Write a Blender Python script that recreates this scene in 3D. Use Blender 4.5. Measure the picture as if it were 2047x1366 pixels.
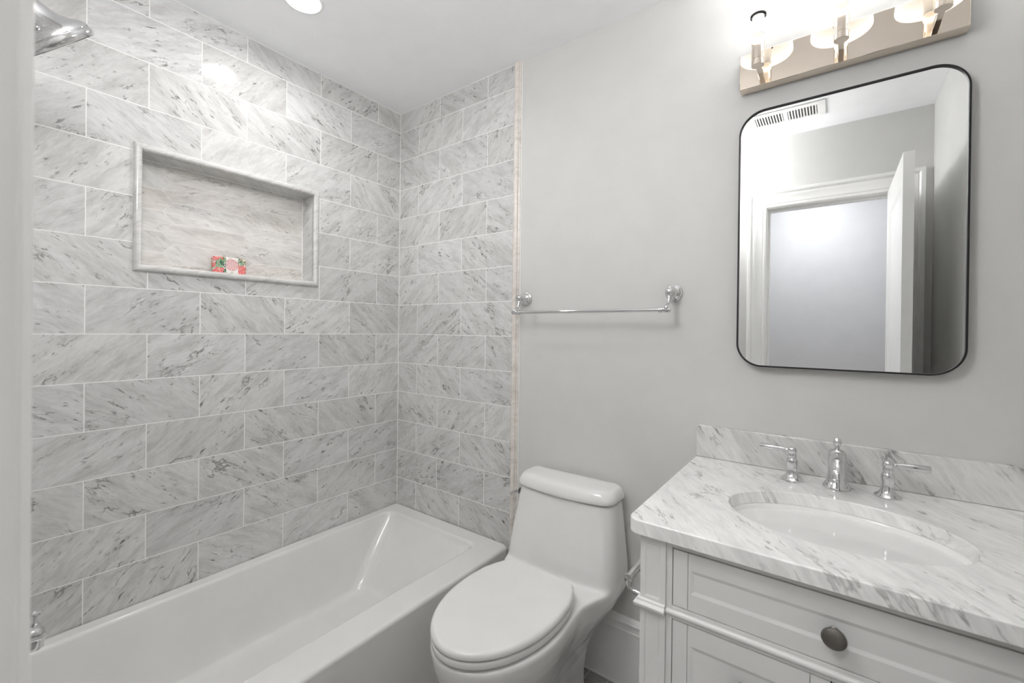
import bpy, bmesh, math, random
from mathutils import Vector, Matrix
for _o in list(bpy.data.objects): bpy.data.objects.remove(_o)
sc = bpy.context.scene
COL = sc.collection
PI = math.pi

# ------------------------------------------------------------------ camera
F, YAW, PIT, ROL = 867.16, 0.63771, -0.00421, -0.01149
def _rot():
    return Matrix.Rotation(YAW, 3, 'Z') @ Matrix.Rotation(PIT, 3, 'X') @ Matrix.Rotation(ROL, 3, 'Y')
R = _rot()
cam_d = bpy.data.cameras.new('camera')
cam = bpy.data.objects.new('camera', cam_d); COL.objects.link(cam)
right, fwd, up = R.col[0], R.col[1], R.col[2]
M = Matrix(((right.x, up.x, -fwd.x, 1.8902), (right.y, up.y, -fwd.y, -1.5208), (right.z, up.z, -fwd.z, 1.2947), (0, 0, 0, 1)))
cam.matrix_world = M
cam_d.sensor_width = 36; cam_d.lens = F/2047*36; cam_d.shift_y = -19.27/2047
cam_d.clip_start = 0.02
cam_d.dof.use_dof = True; cam_d.dof.focus_distance = 1.7; cam_d.dof.aperture_fstop = 4.5
sc.camera = cam

# ------------------------------------------------------------------ light and exposure
CAN_E, SHADE_E, HALL_FILL_E, DRUM_FILL_E, BULB_E = 135.0, 1.9, 37.0, 20.5, 75.0
sc.view_settings.view_transform = 'Standard'; sc.view_settings.look = 'None'
sc.view_settings.gamma = 1.0; sc.view_settings.use_curve_mapping = False
sc.view_settings.exposure = 0.07
w = bpy.data.worlds.new('world'); sc.world = w; w.use_nodes = True
w.node_tree.nodes['Background'].inputs[0].default_value = (0.8, 0.85, 1, 1)
w.node_tree.nodes['Background'].inputs[1].default_value = 0.3
sc.cycles.max_bounces = 16; sc.cycles.diffuse_bounces = 10; sc.cycles.glossy_bounces = 8
sc.cycles.caustics_reflective = False; sc.cycles.caustics_refractive = False

# ------------------------------------------------------------------ room numbers (metres)
X1, Y0, ZC = 2.283, -1.503, 2.45          # right wall, door wall, ceiling
TV, TU, TZ = 0.1545, 0.309, 1.267         # tile height, length, a course line
PW = 0.008                                # painted wall sits this far behind the tile face
TRX0, TRX1 = 0.765, 0.797                 # vertical stone trim
NY0, NY1, NZ0, NZ1, ND = -1.092, -0.482, 1.499, 1.893, 0.09   # shower niche

# ------------------------------------------------------------------ node helpers
class G:
    def __init__(s, name):
        s.m = bpy.data.materials.new(name); s.m.use_nodes = True
        s.nt = s.m.node_tree; s.b = s.nt.nodes['Principled BSDF']
    def n(s, t, **kw):
        nd = s.nt.nodes.new(t)
        for k, v in kw.items(): setattr(nd, k, v)
        return nd
    def put(s, sock, v):
        if isinstance(v, bpy.types.NodeSocket): s.nt.links.new(v, sock)
        elif v is not None:
            if sock.type == 'RGBA' and len(v) == 3: v = (*v, 1)
            sock.default_value = v
    def m_(s, op, a, b=None, c=None):
        nd = s.n('ShaderNodeMath', operation=op)
        for i, v in enumerate((a, b, c)):
            if v is not None: s.put(nd.inputs[i], v)
        return nd.outputs[0]
    def vm(s, op, a, b=None, scale=None):
        nd = s.n('ShaderNodeVectorMath', operation=op)
        s.put(nd.inputs[0], a)
        if b is not None: s.put(nd.inputs[1], b)
        if scale is not None: s.put(nd.inputs[3], scale)
        return nd.outputs[0]
    def xyz(s, x, y, z):
        nd = s.n('ShaderNodeCombineXYZ')
        for i, v in enumerate((x, y, z)): s.put(nd.inputs[i], v)
        return nd.outputs[0]
    def sep(s, v):
        nd = s.n('ShaderNodeSeparateXYZ'); s.put(nd.inputs[0], v); return nd.outputs
    def obj(s): return s.n('ShaderNodeTexCoord').outputs['Object']
    def noise(s, v, scale, detail=2, rough=.5, dist=0):
        nd = s.n('ShaderNodeTexNoise'); s.put(nd.inputs['Vector'], v)
        s.put(nd.inputs['Scale'], scale); s.put(nd.inputs['Detail'], detail); s.put(nd.inputs['Roughness'], rough)
        s.put(nd.inputs['Distortion'], dist)
        return nd.outputs['Fac'] if 'Fac' in nd.outputs else nd.outputs[0], nd.outputs['Color']
    def ramp(s, v, a, b, c=0., d=1., smooth=True):
        nd = s.n('ShaderNodeMapRange'); nd.interpolation_type = 'SMOOTHSTEP' if smooth else 'LINEAR'
        for i, q in enumerate((v, a, b, c, d)): s.put(nd.inputs[i], q)
        return nd.outputs[0]
    def mix(s, f, a, b, mode='MIX'):
        nd = s.n('ShaderNodeMix', data_type='RGBA', blend_type=mode)
        s.put(nd.inputs[0], f); s.put(nd.inputs[6], a); s.put(nd.inputs[7], b)
        return nd.outputs[2]
    def white(s, v):
        nd = s.n('ShaderNodeTexWhiteNoise', noise_dimensions='3D'); s.put(nd.inputs['Vector'], v)
        return nd.outputs['Value'], nd.outputs['Color']
    def bump(s, h, strength=.2, dist=.002):
        nd = s.n('ShaderNodeBump'); s.put(nd.inputs['Height'], h)
        nd.inputs['Strength'].default_value = strength; nd.inputs['Distance'].default_value = dist
        s.nt.links.new(nd.outputs[0], s.b.inputs['Normal'])
    def set(s, **kw):
        for k, v in kw.items(): s.put(s.b.inputs[k.replace('_', ' ')], v)
        return s.m

def plain(name, col, rough=.5, metal=0., coat=0., spec=None, bump=None):
    g = G(name)
    # faint real-world unevenness keeps large surfaces from being perfectly flat
    f, _ = g.noise(g.obj(), 9, 3)
    c = g.mix(g.ramp(f, .3, .7), tuple(x*.985 for x in col), tuple(min(1, x*1.01) for x in col))
    g.set(Base_Color=c, Roughness=rough, Metallic=metal)
    g.b.inputs['Coat Weight'].default_value = coat
    if spec is not None: g.b.inputs['Specular IOR Level'].default_value = spec
    if bump:
        h, _ = g.noise(g.obj(), bump[0], 2); g.bump(h, bump[1], .001)
    return g.m

def stone(g, vec, base, mid, dark, fleck=.75, thin=.6, along=2.2, across=9., big=1.0):
    """Carrara: pale ground, cloudy grey drift along the grain, dark flecks, thin wandering veins.
    vec: already rotated so that the grain runs along its x axis."""
    _, wc = g.noise(vec, 7*big, 3, .6)
    wv = g.vm('ADD', vec, g.vm('SCALE', g.vm('SUBTRACT', wc, (.5, .5, .5)), scale=.035/big))
    st = g.vm('MULTIPLY', wv, (along, across, across))
    n1, _ = g.noise(st, 3.0*big, 6, .66)
    cl = g.ramp(n1, .38, .74)
    gn, _ = g.noise(g.vm('ADD', st, (3.1, 8.7, 5.2)), 13.*big, 4, .65)
    gr = g.ramp(gn, .30, .70, 1.05, .93)
    st2 = g.vm('MULTIPLY', wv, (along*1.25, across*.95, across))
    n2, _ = g.noise(g.vm('ADD', st2, (13.1, 4.7, 2.2)), 10.5*big, 3, .62)
    msk, _ = g.noise(vec, 7.*big, 3, .6)
    fl = g.m_('MULTIPLY', g.ramp(n2, .575, .71), g.ramp(msk, .42, .60))
    n3, _ = g.noise(g.vm('MULTIPLY', g.vm('ADD', wv, (5.3, 7.1, 1.9)), (along*.5, across*.36, across*.36)), 2.0*big, 6, .62, .25)
    rid = g.m_('ABSOLUTE', g.m_('SUBTRACT', n3, .5))
    mk2, _ = g.noise(g.vm('ADD', vec, (3.3, 9.4, 8.8)), 10.*big, 3, .6)
    th = g.m_('MULTIPLY', g.ramp(rid, 0., .013, 1., 0.), g.ramp(mk2, .46, .66))
    c = g.mix(cl, base, mid)
    c = g.mix(1., c, g.xyz(gr, gr, gr), 'MULTIPLY')
    c = g.mix(g.m_('MULTIPLY', fl, fleck), c, dark)
    c = g.mix(g.m_('MULTIPLY', th, thin), c, dark)
    return c

def rotated(g, u, v, ang, seed):
    """2-D rotate (u,v) by ang, offset by a seed vector"""
    ca, sa = g.m_('COSINE', ang), g.m_('SINE', ang)
    a = g.m_('ADD', g.m_('MULTIPLY', u, ca), g.m_('MULTIPLY', v, sa))
    b = g.m_('SUBTRACT', g.m_('MULTIPLY', v, ca), g.m_('MULTIPLY', u, sa))
    p = g.xyz(a, b, 0.)
    return g.vm('ADD', p, seed) if seed is not None else p

T_BASE, T_MID, T_DARK = (.665, .666, .663), (.50, .498, .492), (.135, .132, .127)
GROUT = (.87, .865, .85)

def tile_mat(name, axis, sign, off_even, off_odd):
    """12 x 6 inch marble tiles in running bond on a wall; axis is the horizontal world axis"""
    g = G(name); o = g.sep(g.obj())
    u = g.m_('MULTIPLY', o[axis], sign); v = g.m_('SUBTRACT', o[2], TZ)
    row = g.m_('FLOOR', g.m_('DIVIDE', v, TV))
    odd = g.m_('FLOORED_MODULO', row, 2.)
    off = g.m_('ADD', off_even, g.m_('MULTIPLY', odd, off_odd-off_even))
    uu = g.m_('DIVIDE', g.m_('SUBTRACT', u, off), TU)
    col = g.m_('FLOOR', uu)
    fu = g.m_('MULTIPLY', g.m_('SUBTRACT', uu, col), TU)
    fv = g.m_('MULTIPLY', g.m_('FRACT', g.m_('DIVIDE', v, TV)), TV)
    du = g.m_('MINIMUM', fu, g.m_('SUBTRACT', TU, fu)); dv = g.m_('MINIMUM', fv, g.m_('SUBTRACT', TV, fv))
    d = g.m_('MINIMUM', du, dv)
    gr = g.ramp(d, .0010, .0016, 1., 0.)
    rv, rc = g.white(g.xyz(col, row, 3.+axis))
    rr = g.sep(rc)
    sgn = g.m_('SUBTRACT', g.m_('MULTIPLY', g.m_('GREATER_THAN', rr[0], .5), 2.), 1.)
    ang = g.m_('MULTIPLY', sgn, g.ramp(rr[1], 0., 1., .42, .85, False))
    seed = g.vm('SCALE', rc, scale=37.)
    p = rotated(g, fu, fv, ang, seed)
    c = stone(g, p, T_BASE, T_MID, T_DARK, .88, .8)
    tint = g.ramp(rr[2], 0., 1., .93, 1.05, False)
    warm = g.mix(g.m_('MULTIPLY', rr[1], .35), (1, 1, 1), (1., .965, .925))
    c = g.mix(1., c, g.xyz(tint, tint, tint), 'MULTIPLY')
    c = g.mix(1., c, warm, 'MULTIPLY')
    c = g.mix(gr, c, GROUT)
    g.set(Base_Color=c, Roughness=g.ramp(gr, 0., 1., .09, .8))
    g.bump(g.m_('SUBTRACT', 1., gr), .25, .0012)
    return g.m

def picket_mat(name, cy, cz, S, h, b, e):
    """elongated hexagon marble tiles; columns spaced S, every other column half a height up"""
    g = G(name); o = g.sep(g.obj())
    u = g.m_('SUBTRACT', o[1], cy); v = g.m_('SUBTRACT', o[2], cz)
    def cell(ou, ov):
        iu = g.m_('ROUND', g.m_('DIVIDE', g.m_('SUBTRACT', u, ou), 2*S))
        iv = g.m_('ROUND', g.m_('DIVIDE', g.m_('SUBTRACT', v, ov), h))
        lu = g.m_('SUBTRACT', g.m_('SUBTRACT', u, ou), g.m_('MULTIPLY', iu, 2*S))
        lv = g.m_('SUBTRACT', g.m_('SUBTRACT', v, ov), g.m_('MULTIPLY', iv, h))
        au, av = g.m_('ABSOLUTE', lu), g.m_('DIVIDE', g.m_('ABSOLUTE', lv), h/2)
        m = g.m_('MAXIMUM', av, g.m_('ADD', g.m_('DIVIDE', g.m_('SUBTRACT', au, b), e), av))
        return m, iu, iv, lu, lv
    A, B = cell(0., 0.), cell(S, h/2)
    isA = g.m_('LESS_THAN', A[0], B[0])
    d = g.m_('MINIMUM', A[0], B[0])
    def pick(i): return g.m_('ADD', g.m_('MULTIPLY', A[i], isA), g.m_('MULTIPLY', B[i], g.m_('SUBTRACT', 1., isA)))
    gr = g.ramp(d, .962, .975, 0., 1.)
    rv, rc = g.white(g.xyz(pick(1), pick(2), g.m_('ADD', isA, .5)))
    rr = g.sep(rc)
    p = rotated(g, pick(3), pick(4), g.ramp(rr[0], 0., 1., -.6, .3, False), g.vm('SCALE', rc, scale=29.))
    c = stone(g, p, (.74, .73, .715), (.58, .565, .545), (.20, .19, .175), fleck=.55, thin=.5)
    warm = g.mix(rr[1], (1, 1, 1), (1., .968, .938))
    c = g.mix(1., c, warm, 'MULTIPLY')
    c = g.mix(g.m_('MULTIPLY', gr, .55), c, GROUT)
    g.set(Base_Color=c, Roughness=.15)
    return g.m

def slab_mat(name, base, mid, dark, ang, rough=.12, plane='xy', big=1., fleck=.6, thin=.7, along=1.6, across=8.):
    g = G(name); o = g.sep(g.obj())
    # fold the three axes so that edges continue the face pattern
    if plane == 'xy': u, v = o[0], g.m_('ADD', o[1], g.m_('MULTIPLY', o[2], .8))
    elif plane == 'xz': u, v = o[0], g.m_('ADD', o[2], g.m_('MULTIPLY', o[1], .9))
    else: u, v = g.m_('ADD', o[1], g.m_('MULTIPLY', o[0], .7)), o[2]
    p = rotated(g, u, v, ang, (2.7, 1.1, 0.))
    c = stone(g, p, base, mid, dark, fleck, thin, along, across, big)
    g.set(Base_Color=c, Roughness=rough)
    return g.m

MAT = {}
MAT['paint'] = plain('wall paint', (.63, .627, .613), .55, bump=(220, .05))
MAT['ceiling'] = plain('ceiling paint', (.93, .935, .955), .75)
MAT['hallpaint'] = plain('hall paint', (.78, .785, .80), .6)
MAT['trim'] = plain('white trim enamel', (.86, .857, .845), .3)
MAT['cab'] = plain('cabinet enamel', (.74, .735, .722), .33)
MAT['gap'] = plain('painted gap shade', (.05, .048, .045), .8)  # near-black colour standing in for the shade inside narrow gaps
MAT['porc'] = plain('vitreous china', (.80, .796, .785), .07, coat=.4)
MAT['tub'] = plain('enamelled tub', (.79, .785, .772), .16, coat=.25)
MAT['seat'] = plain('seat plastic', (.80, .797, .785), .2)
MAT['chrome'] = plain('chrome', (.73, .73, .735), .05, 1.)
MAT['nickel'] = plain('polished nickel', (.86, .76, .66), .13, 1.)
MAT['nickel_plate'] = plain('polished nickel plate', (.80, .71, .61), .03, 1.)
MAT['sleeve'] = plain('white candle sleeve', (.9, .88, .85), .25)
MAT['pewter'] = plain('brushed pewter', (.25, .235, .215), .38, 1.)
MAT['mirror'] = plain('mirror glass', (.93, .94, .94), .002, 1.)
MAT['black'] = plain('black frame', (.006, .006, .006), .45)
MAT['steel'] = plain('brushed steel', (.62, .61, .59), .3, 1.)
MAT['dark'] = plain('dark duct', (.06, .058, .055), .9)
MAT['tile_left'] = tile_mat('marble wall tile left', 1, -1., .1438+TU/2, .1438)
MAT['tile_back'] = tile_mat('marble wall tile back', 0, 1., .1486, .1486+TU/2)
MAT['picket'] = picket_mat('marble picket tile', -.855, 1.639, .272, .0765, .1175, .037)
MAT['pencil'] = slab_mat('marble pencil moulding', (.70, .69, .675), (.56, .55, .54), (.22, .2, .19), .5, .15, 'yz', 1.6, .3, .5)
MAT['niche_side'] = slab_mat('marble niche lining', (.66, .66, .655), (.52, .52, .51), (.16, .155, .15), .5, .18, 'yz', 1.2)
MAT['stone_trim'] = slab_mat('warm marble trim', (.76, .715, .675), (.64, .595, .55), (.33, .28, .245), .7, .2, 'xz', 1.2, .4, .4)
MAT['counter'] = slab_mat('marble counter', (.87, .866, .853), (.73, .727, .717), (.17, .168, .163), -.90, .1, 'xy', 1.0, .65, .55, 1.5, 8.)
MAT['splash'] = slab_mat('marble backsplash', (.73, .725, .71), (.54, .538, .528), (.15, .148, .142), -.92, .12, 'xz', .9, .7, .8, 1.2, 7.5)

def floor_mat():
    g = G('dark marble mosaic floor'); o = g.sep(g.obj())
    T = .078
    u, v = g.m_('DIVIDE', g.m_('ADD', o[0], .012), T), g.m_('DIVIDE', o[1], T*2)
    cu = g.m_('FLOOR', u); v = g.m_('ADD', v, g.m_('MULTIPLY', g.m_('FLOORED_MODULO', cu, 2.), .5)); cv = g.m_('FLOOR', v)
    fu, fv = g.m_('FRACT', u), g.m_('FRACT', v)
    du = g.m_('MULTIPLY', g.m_('MINIMUM', fu, g.m_('SUBTRACT', 1., fu)), T)
    dv = g.m_('MULTIPLY', g.m_('MINIMUM', fv, g.m_('SUBTRACT', 1., fv)), T*2)
    gr = g.ramp(g.m_('MINIMUM', du, dv), .001, .002, 1., 0.)
    _, rc = g.white(g.xyz(cu, cv, 7.))
    c = stone(g, g.vm('ADD', g.obj(), g.vm('SCALE', rc, scale=11.)), (.33, .325, .32), (.24, .235, .23), (.12, .118, .115))
    c = g.mix(gr, c, (.55, .54, .53))
    g.set(Base_Color=c, Roughness=.25); return g.m
MAT['floor'] = floor_mat()
def hall_floor_mat():
    g = G('oak hall floor'); o = g.sep(g.obj())
    f, _ = g.noise(g.vm('MULTIPLY', g.obj(), (3., 40., 1.)), 3, 4)
    g.set(Base_Color=g.mix(f, (.52, .42, .32), (.40, .31, .22)), Roughness=.4); return g.m
MAT['oak'] = hall_floor_mat()
def emit_mat(name, col, s):
    g = G(name); g.set(Base_Color=(.6, .6, .6), Roughness=.4)
    g.b.inputs['Emission Color'].default_value = (*col, 1); g.b.inputs['Emission Strength'].default_value = s
    return g.m
MAT['can'] = emit_mat('recessed lamp lens', (1., .995, .985), CAN_E)
MAT['shade'] = emit_mat('lit opal glass', (1., .988, .97), SHADE_E)
MAT['diffuser'] = emit_mat('lit opal diffuser', (1., .988, .97), min(.72, SHADE_E))
MAT['drum_fill'] = emit_mat('added drum fill glow', (1., .996, .99), DRUM_FILL_E)
MAT['bulb'] = emit_mat('lit bulb', (1., .965, .93), BULB_E)
MAT['hall'] = emit_mat('added hall fill glow', (.97, .98, 1.), HALL_FILL_E)

# ------------------------------------------------------------------ mesh helpers
def link(name, me, m, parent=None):
    o = bpy.data.objects.new(name, me); COL.objects.link(o)
    if m is not None: me.materials.append(MAT[m] if isinstance(m, str) else m)
    if parent is not None: o.parent = parent
    return o
def obj(name, bm, m, parent=None, smooth=False, bevel=0., seg=2, auto=None):
    bmesh.ops.recalc_face_normals(bm, faces=bm.faces)
    me = bpy.data.meshes.new(name); bm.to_mesh(me); bm.free()
    if smooth:
        for p in me.polygons: p.use_smooth = True
        if auto is not None: me.set_sharp_from_angle(angle=math.radians(auto))
    o = link(name, me, m, parent)
    if bevel:
        b = o.modifiers.new('bevel', 'BEVEL'); b.width = bevel; b.segments = seg; b.limit_method = 'ANGLE'; b.angle_limit = math.radians(38)
        b.harden_normals = False
        for p in me.polygons: p.use_smooth = True
        me.set_sharp_from_angle(angle=math.radians(30))
    return o
def box(bm, x0, x1, y0, y1, z0, z1):
    vs = [bm.verts.new(p) for p in ((x0,y0,z0),(x1,y0,z0),(x1,y1,z0),(x0,y1,z0),(x0,y0,z1),(x1,y0,z1),(x1,y1,z1),(x0,y1,z1))]
    for f in ((0,3,2,1),(4,5,6,7),(0,1,5,4),(1,2,6,5),(2,3,7,6),(3,0,4,7)): bm.faces.new([vs[i] for i in f])
def weigh(*objs):
    for o in objs:
        w_ = o.modifiers.new('weighted normals', 'WEIGHTED_NORMAL'); w_.keep_sharp = True; w_.weight = 80
def boxes(*bs):
    bm = bmesh.new()
    for b in bs: box(bm, *b)
    return bm
def loft(bm, rings, cap0=True, cap1=True, closed=True):
    vr = [[bm.verts.new(p) for p in r] for r in rings]
    n = len(vr[0])
    for a, b in zip(vr, vr[1:]):
        for i in range(n if closed else n-1):
            j = (i+1) % n
            bm.faces.new((a[i], a[j], b[j], b[i]))
    if cap0: bm.faces.new(list(reversed(vr[0])))
    if cap1: bm.faces.new(vr[-1])
    return vr
def basis(axis):
    a = Vector(axis).normalized()
    t = Vector((0, 0, 1)) if abs(a.z) < .9 else Vector((1, 0, 0))
    u = t.cross(a).normalized(); return u, a.cross(u), a
def lathe(bm, prof, origin=(0,0,0), axis=(0,0,1), seg=40, cap=True):
    """prof: (radius, height along axis)"""
    u, v, a = basis(axis); o = Vector(origin)
    rings = [[o + a*h + (u*math.cos(2*PI*i/seg) + v*math.sin(2*PI*i/seg))*max(r, 1e-5) for i in range(seg)] for r, h in prof]
    loft(bm, rings, cap, cap)
def tube(bm, pts, rad, seg=14):
    pts = [Vector(p) for p in pts]; n = len(pts)
    rs = rad if isinstance(rad, (list, tuple)) else [rad]*n
    rings = []; prev = None
    for i, p in enumerate(pts):
        t = (pts[min(i+1, n-1)] - pts[max(i-1, 0)]).normalized()
        if prev is None: u, v, _ = basis(t)
        else:
            u = (prev - t*prev.dot(t)).normalized(); v = t.cross(u)
        prev = u
        rings.append([p + (u*math.cos(2*PI*k/seg) + v*math.sin(2*PI*k/seg))*rs[i] for k in range(seg)])
    loft(bm, rings)
def spline(pts, n=8):
    """Catmull-Rom through pts"""
    P = [Vector(p) for p in pts]; P = [P[0]*2-P[1]] + P + [P[-1]*2-P[-2]]; out = []
    for i in range(1, len(P)-2):
        for k in range(n):
            t = k/n; a, b, c, d = P[i-1:i+3]
            out.append(.5*((2*b) + (c-a)*t + (2*a-5*b+4*c-d)*t*t + (3*b-a-3*c+d)*t**3))
    out.append(P[-2]); return out
def rrect(x0, x1, y0, y1, r, n=6):
    """rounded rectangle outline, CCW, list of (x, y)"""
    rs = r if isinstance(r, (list, tuple)) else [r]*4          # corners: x1y1, x0y1, x0y0, x1y0
    out = []
    for (cx, cy, a0, q) in ((x1, y1, 0, rs[0]), (x0, y1, 90, rs[1]), (x0, y0, 180, rs[2]), (x1, y0, 270, rs[3])):
        sx, sy = (1 if cx == x1 else -1), (1 if cy == y1 else -1)
        ox, oy = cx - sx*q, cy - sy*q
        for k in range(n+1):
            a = math.radians(a0 + 90*k/n); out.append((ox + q*math.cos(a), oy + q*math.sin(a)))
    return out
def sweep_profile(bm, prof, frame0, frame1):
    """extrude a 2-D profile between two frames: each a function (a,b)->point"""
    loft(bm, [[frame0(a, b) for a, b in prof], [frame1(a, b) for a, b in prof]])
def tag(o, label=None, cat=None, group=None, kind=None):
    if label: o['label'] = label
    if cat: o['category'] = cat
    if group: o['group'] = group
    if kind: o['kind'] = kind
    return o
def empty(name, loc, label, cat, group=None):
    o = bpy.data.objects.new(name, None); COL.objects.link(o); o.location = loc; o.empty_display_size = .05
    return tag(o, label, cat, group)
def adopt(parent, *children):
    """parent world-space meshes to an empty that stands at parent.location"""
    for c in children:
        c.parent = parent; c.matrix_parent_inverse = Matrix.Translation(-parent.location)
def struct(o): o['kind'] = 'structure'; return o

# ------------------------------------------------------------------ setting
WT = .1
struct(obj('floor', boxes((-WT, X1+WT, Y0-.02, WT, -.06, 0)), 'floor'))
bm = bmesh.new()
# ceiling with a round hole for the recessed lamp
CX, CY, CR = .372, -.733, .056
n = 64
outer = []
x0, x1, y0, y1 = -WT, X1+WT, Y0-WT-.02, WT
for i in range(n):
    a = 2*PI*i/n; dx, dy = math.cos(a), math.sin(a)
    t = min(((x1 if dx > 0 else x0)-CX)/dx if abs(dx) > 1e-6 else 1e9, ((y1 if dy > 0 else y0)-CY)/dy if abs(dy) > 1e-6 else 1e9)
    outer.append((CX+dx*t, CY+dy*t))
corners = [(x0, y0), (x1, y0), (x1, y1), (x0, y1)]
for c in corners:       # snap nearest sample to each corner
    k = min(range(n), key=lambda i: (outer[i][0]-c[0])**2 + (outer[i][1]-c[1])**2); outer[k] = c
inner = [(CX+CR*math.cos(2*PI*i/n), CY+CR*math.sin(2*PI*i/n)) for i in range(n)]
vr = loft(bm, [[(x, y, ZC) for x, y in inner], [(x, y, ZC) for x, y in outer], [(x, y, ZC+.1) for x, y in outer], [(x, y, ZC+.1) for x, y in inner]], False, False)
for i in range(n):
    j = (i+1) % n; bm.faces.new((vr[3][i], vr[3][j], vr[0][j], vr[0][i]))
struct(obj('ceiling', bm, 'ceiling'))
# tiled long wall with the niche opening
struct(obj('wall_left', boxes((-WT, 0, Y0-WT, NY0, 0, ZC), (-WT, 0, NY1, WT, 0, ZC), (-WT, 0, NY0, NY1, 0, NZ0), (-WT, 0, NY0, NY1, NZ1, ZC)), 'tile_left'))
struct(obj('wall_niche', boxes((-WT-.02, -ND, NY0-.01, NY1+.01, NZ0-.01, NZ1+.01)), 'picket'))
t = .004
struct(obj('trim_1', boxes((-ND, 0, NY0, NY0+t, NZ0, NZ1), (-ND, 0, NY1-t, NY1, NZ0, NZ1), (-ND, 0, NY0+t, NY1-t, NZ0, NZ0+t), (-ND, 0, NY0+t, NY1-t, NZ1-t, NZ1)), 'niche_side'))
# half-round pencil frame round the niche, mitred
bm = bmesh.new()
pr = []
for k in range(13):
    a = PI*k/12; pr.append((.0115 - .0115*math.cos(a), .003+.013*math.sin(a)))    # across, height off the wall
pr = [(0, -.002)] + pr + [(.023, -.002)]
def niche_ring(y, z, sy, sz): return [(b, y + sy*a, z + sz*a) for a, b in pr]
fy0, fy1, fz0, fz1 = NY0-.019, NY1+.019, NZ0-.019, NZ1+.019
rg = [niche_ring(fy0, fz0, 1, 1), niche_ring(fy1, fz0, -1, 1), niche_ring(fy1, fz1, -1, -1), niche_ring(fy0, fz1, 1, -1)]
vr = [[bm.verts.new(p) for p in r] for r in rg]
for a, b in ((0,1),(1,2),(2,3),(3,0)):
    for i in range(len(pr)):
        j = (i+1) % len(pr); bm.faces.new((vr[a][i], vr[a][j], vr[b][j], vr[b][i]))
struct(obj('trim_2', bm, 'pencil', smooth=True, auto=35))
# white caulk lines
bm = boxes((-ND, -ND+.002, NY0+t, NY1-t, NZ1-t-.003, NZ1-t), (-ND, -ND+.002, NY1-t-.003, NY1-t, NZ0+t, NZ1-t), (-ND, -ND+.002, NY0+t, NY1-t, NZ0+t, NZ0+t+.003))
struct(obj('trim_3', bm, 'trim'))
struct(obj('trim_4', boxes((0, .0025, -.0025, 0, .35, ZC), (0, .0022, Y0, 0, ZC-.0022, ZC), (0, TRX0, -.0022, 0, ZC-.0022, ZC)), 'trim'))
# back wall: paint, tile, stone trim
struct(obj('wall_back', boxes((TRX0, X1+WT, PW, WT, 0, ZC)), 'paint'))
struct(obj('wall_back_tile', boxes((-WT, TRX0, 0, WT, 0, ZC)), 'tile_back'))
bm = bmesh.new()
q = [(0, .009), (0, -.002)] + [(.0125-.0125*math.cos(PI*k/10), -.002-.010*math.sin(PI*k/10)) for k in range(1, 10)] + [(.025, -.002), (.0285, -.001), (.032, .002), (.032, .009)]
loft(bm, [[(TRX0+a, b, z) for a, b in q] for z in (0, ZC)])
struct(obj('trim_5', bm, 'stone_trim', smooth=True, auto=40))
struct(obj('trim_6', boxes((TRX1, TRX1+.004, PW-.003, PW, .0, ZC)), 'trim'))
struct(obj('wall_right', boxes((X1, X1+WT, Y0-WT, WT, 0, ZC)), 'paint'))
# door wall: opening x .. and tiled shower end
DX0, DX1, DZ = 1.567, 2.150, 2.034
struct(obj('wall_front', boxes((TRX0, DX0-.015, Y0-WT-.015, Y0, 0, ZC), (DX1+.015, X1+WT, Y0-WT-.015, Y0, 0, ZC), (DX0-.015, DX1+.015, Y0-WT-.015, Y0, DZ+.015, ZC)), 'paint'))
struct(obj('wall_front_tile', boxes((-WT, TRX0, Y0-WT-.015, Y0, 0, ZC)), 'tile_back'))
# jamb and casing
struct(obj('trim_7', boxes((DX0-.015, DX0, Y0-WT-.018, Y0+.001, 0, DZ+.015), (DX1, DX1+.015, Y0-WT-.018, Y0+.001, 0, DZ+.015), (DX0, DX1, Y0-WT-.018, Y0+.001, DZ, DZ+.015),
    (DX0, DX0+.01, Y0-.075, Y0-.04, 0, DZ), (DX1-.01, DX1, Y0-.075, Y0-.04, 0, DZ), (DX0+.01, DX1-.01, Y0-.075, Y0-.04, DZ-.01, DZ)), 'trim', bevel=.0015))
CW = .098
cp = [(0, 0), (0, .009), (.004, .011), (.012, .0115), (.016, .008), (.020, .0115), (.052, .0130), (.060, .016), (.066, .0165), (.070, .013), (.075, .016), (.080, .0220), (.090, .0233), (.096, .0222), (CW, .019), (CW, 0)]
def casing(side):
    bm = bmesh.new()
    ya = Y0 if side > 0 else Y0-WT-.015
    def ring(xe, sx, zmit):      # vertical leg section at z, mitred at the head
        return [(xe + sx*a, ya + side*b, (0 if zmit is None else zmit + a)) for a, b in cp]
    L0, L1 = ring(DX0-.006, -1, None), ring(DX0-.006, -1, DZ+.006)
    R1, R0 = ring(DX1+.006, 1, DZ+.006), ring(DX1+.006, 1, None)
    loft(bm, [L0, L1, R1, R0])
    return bm
struct(obj('trim_8', casing(1), 'trim', smooth=True, auto=30))
struct(obj('trim_9', casing(-1), 'trim', smooth=True, auto=30))
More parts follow.
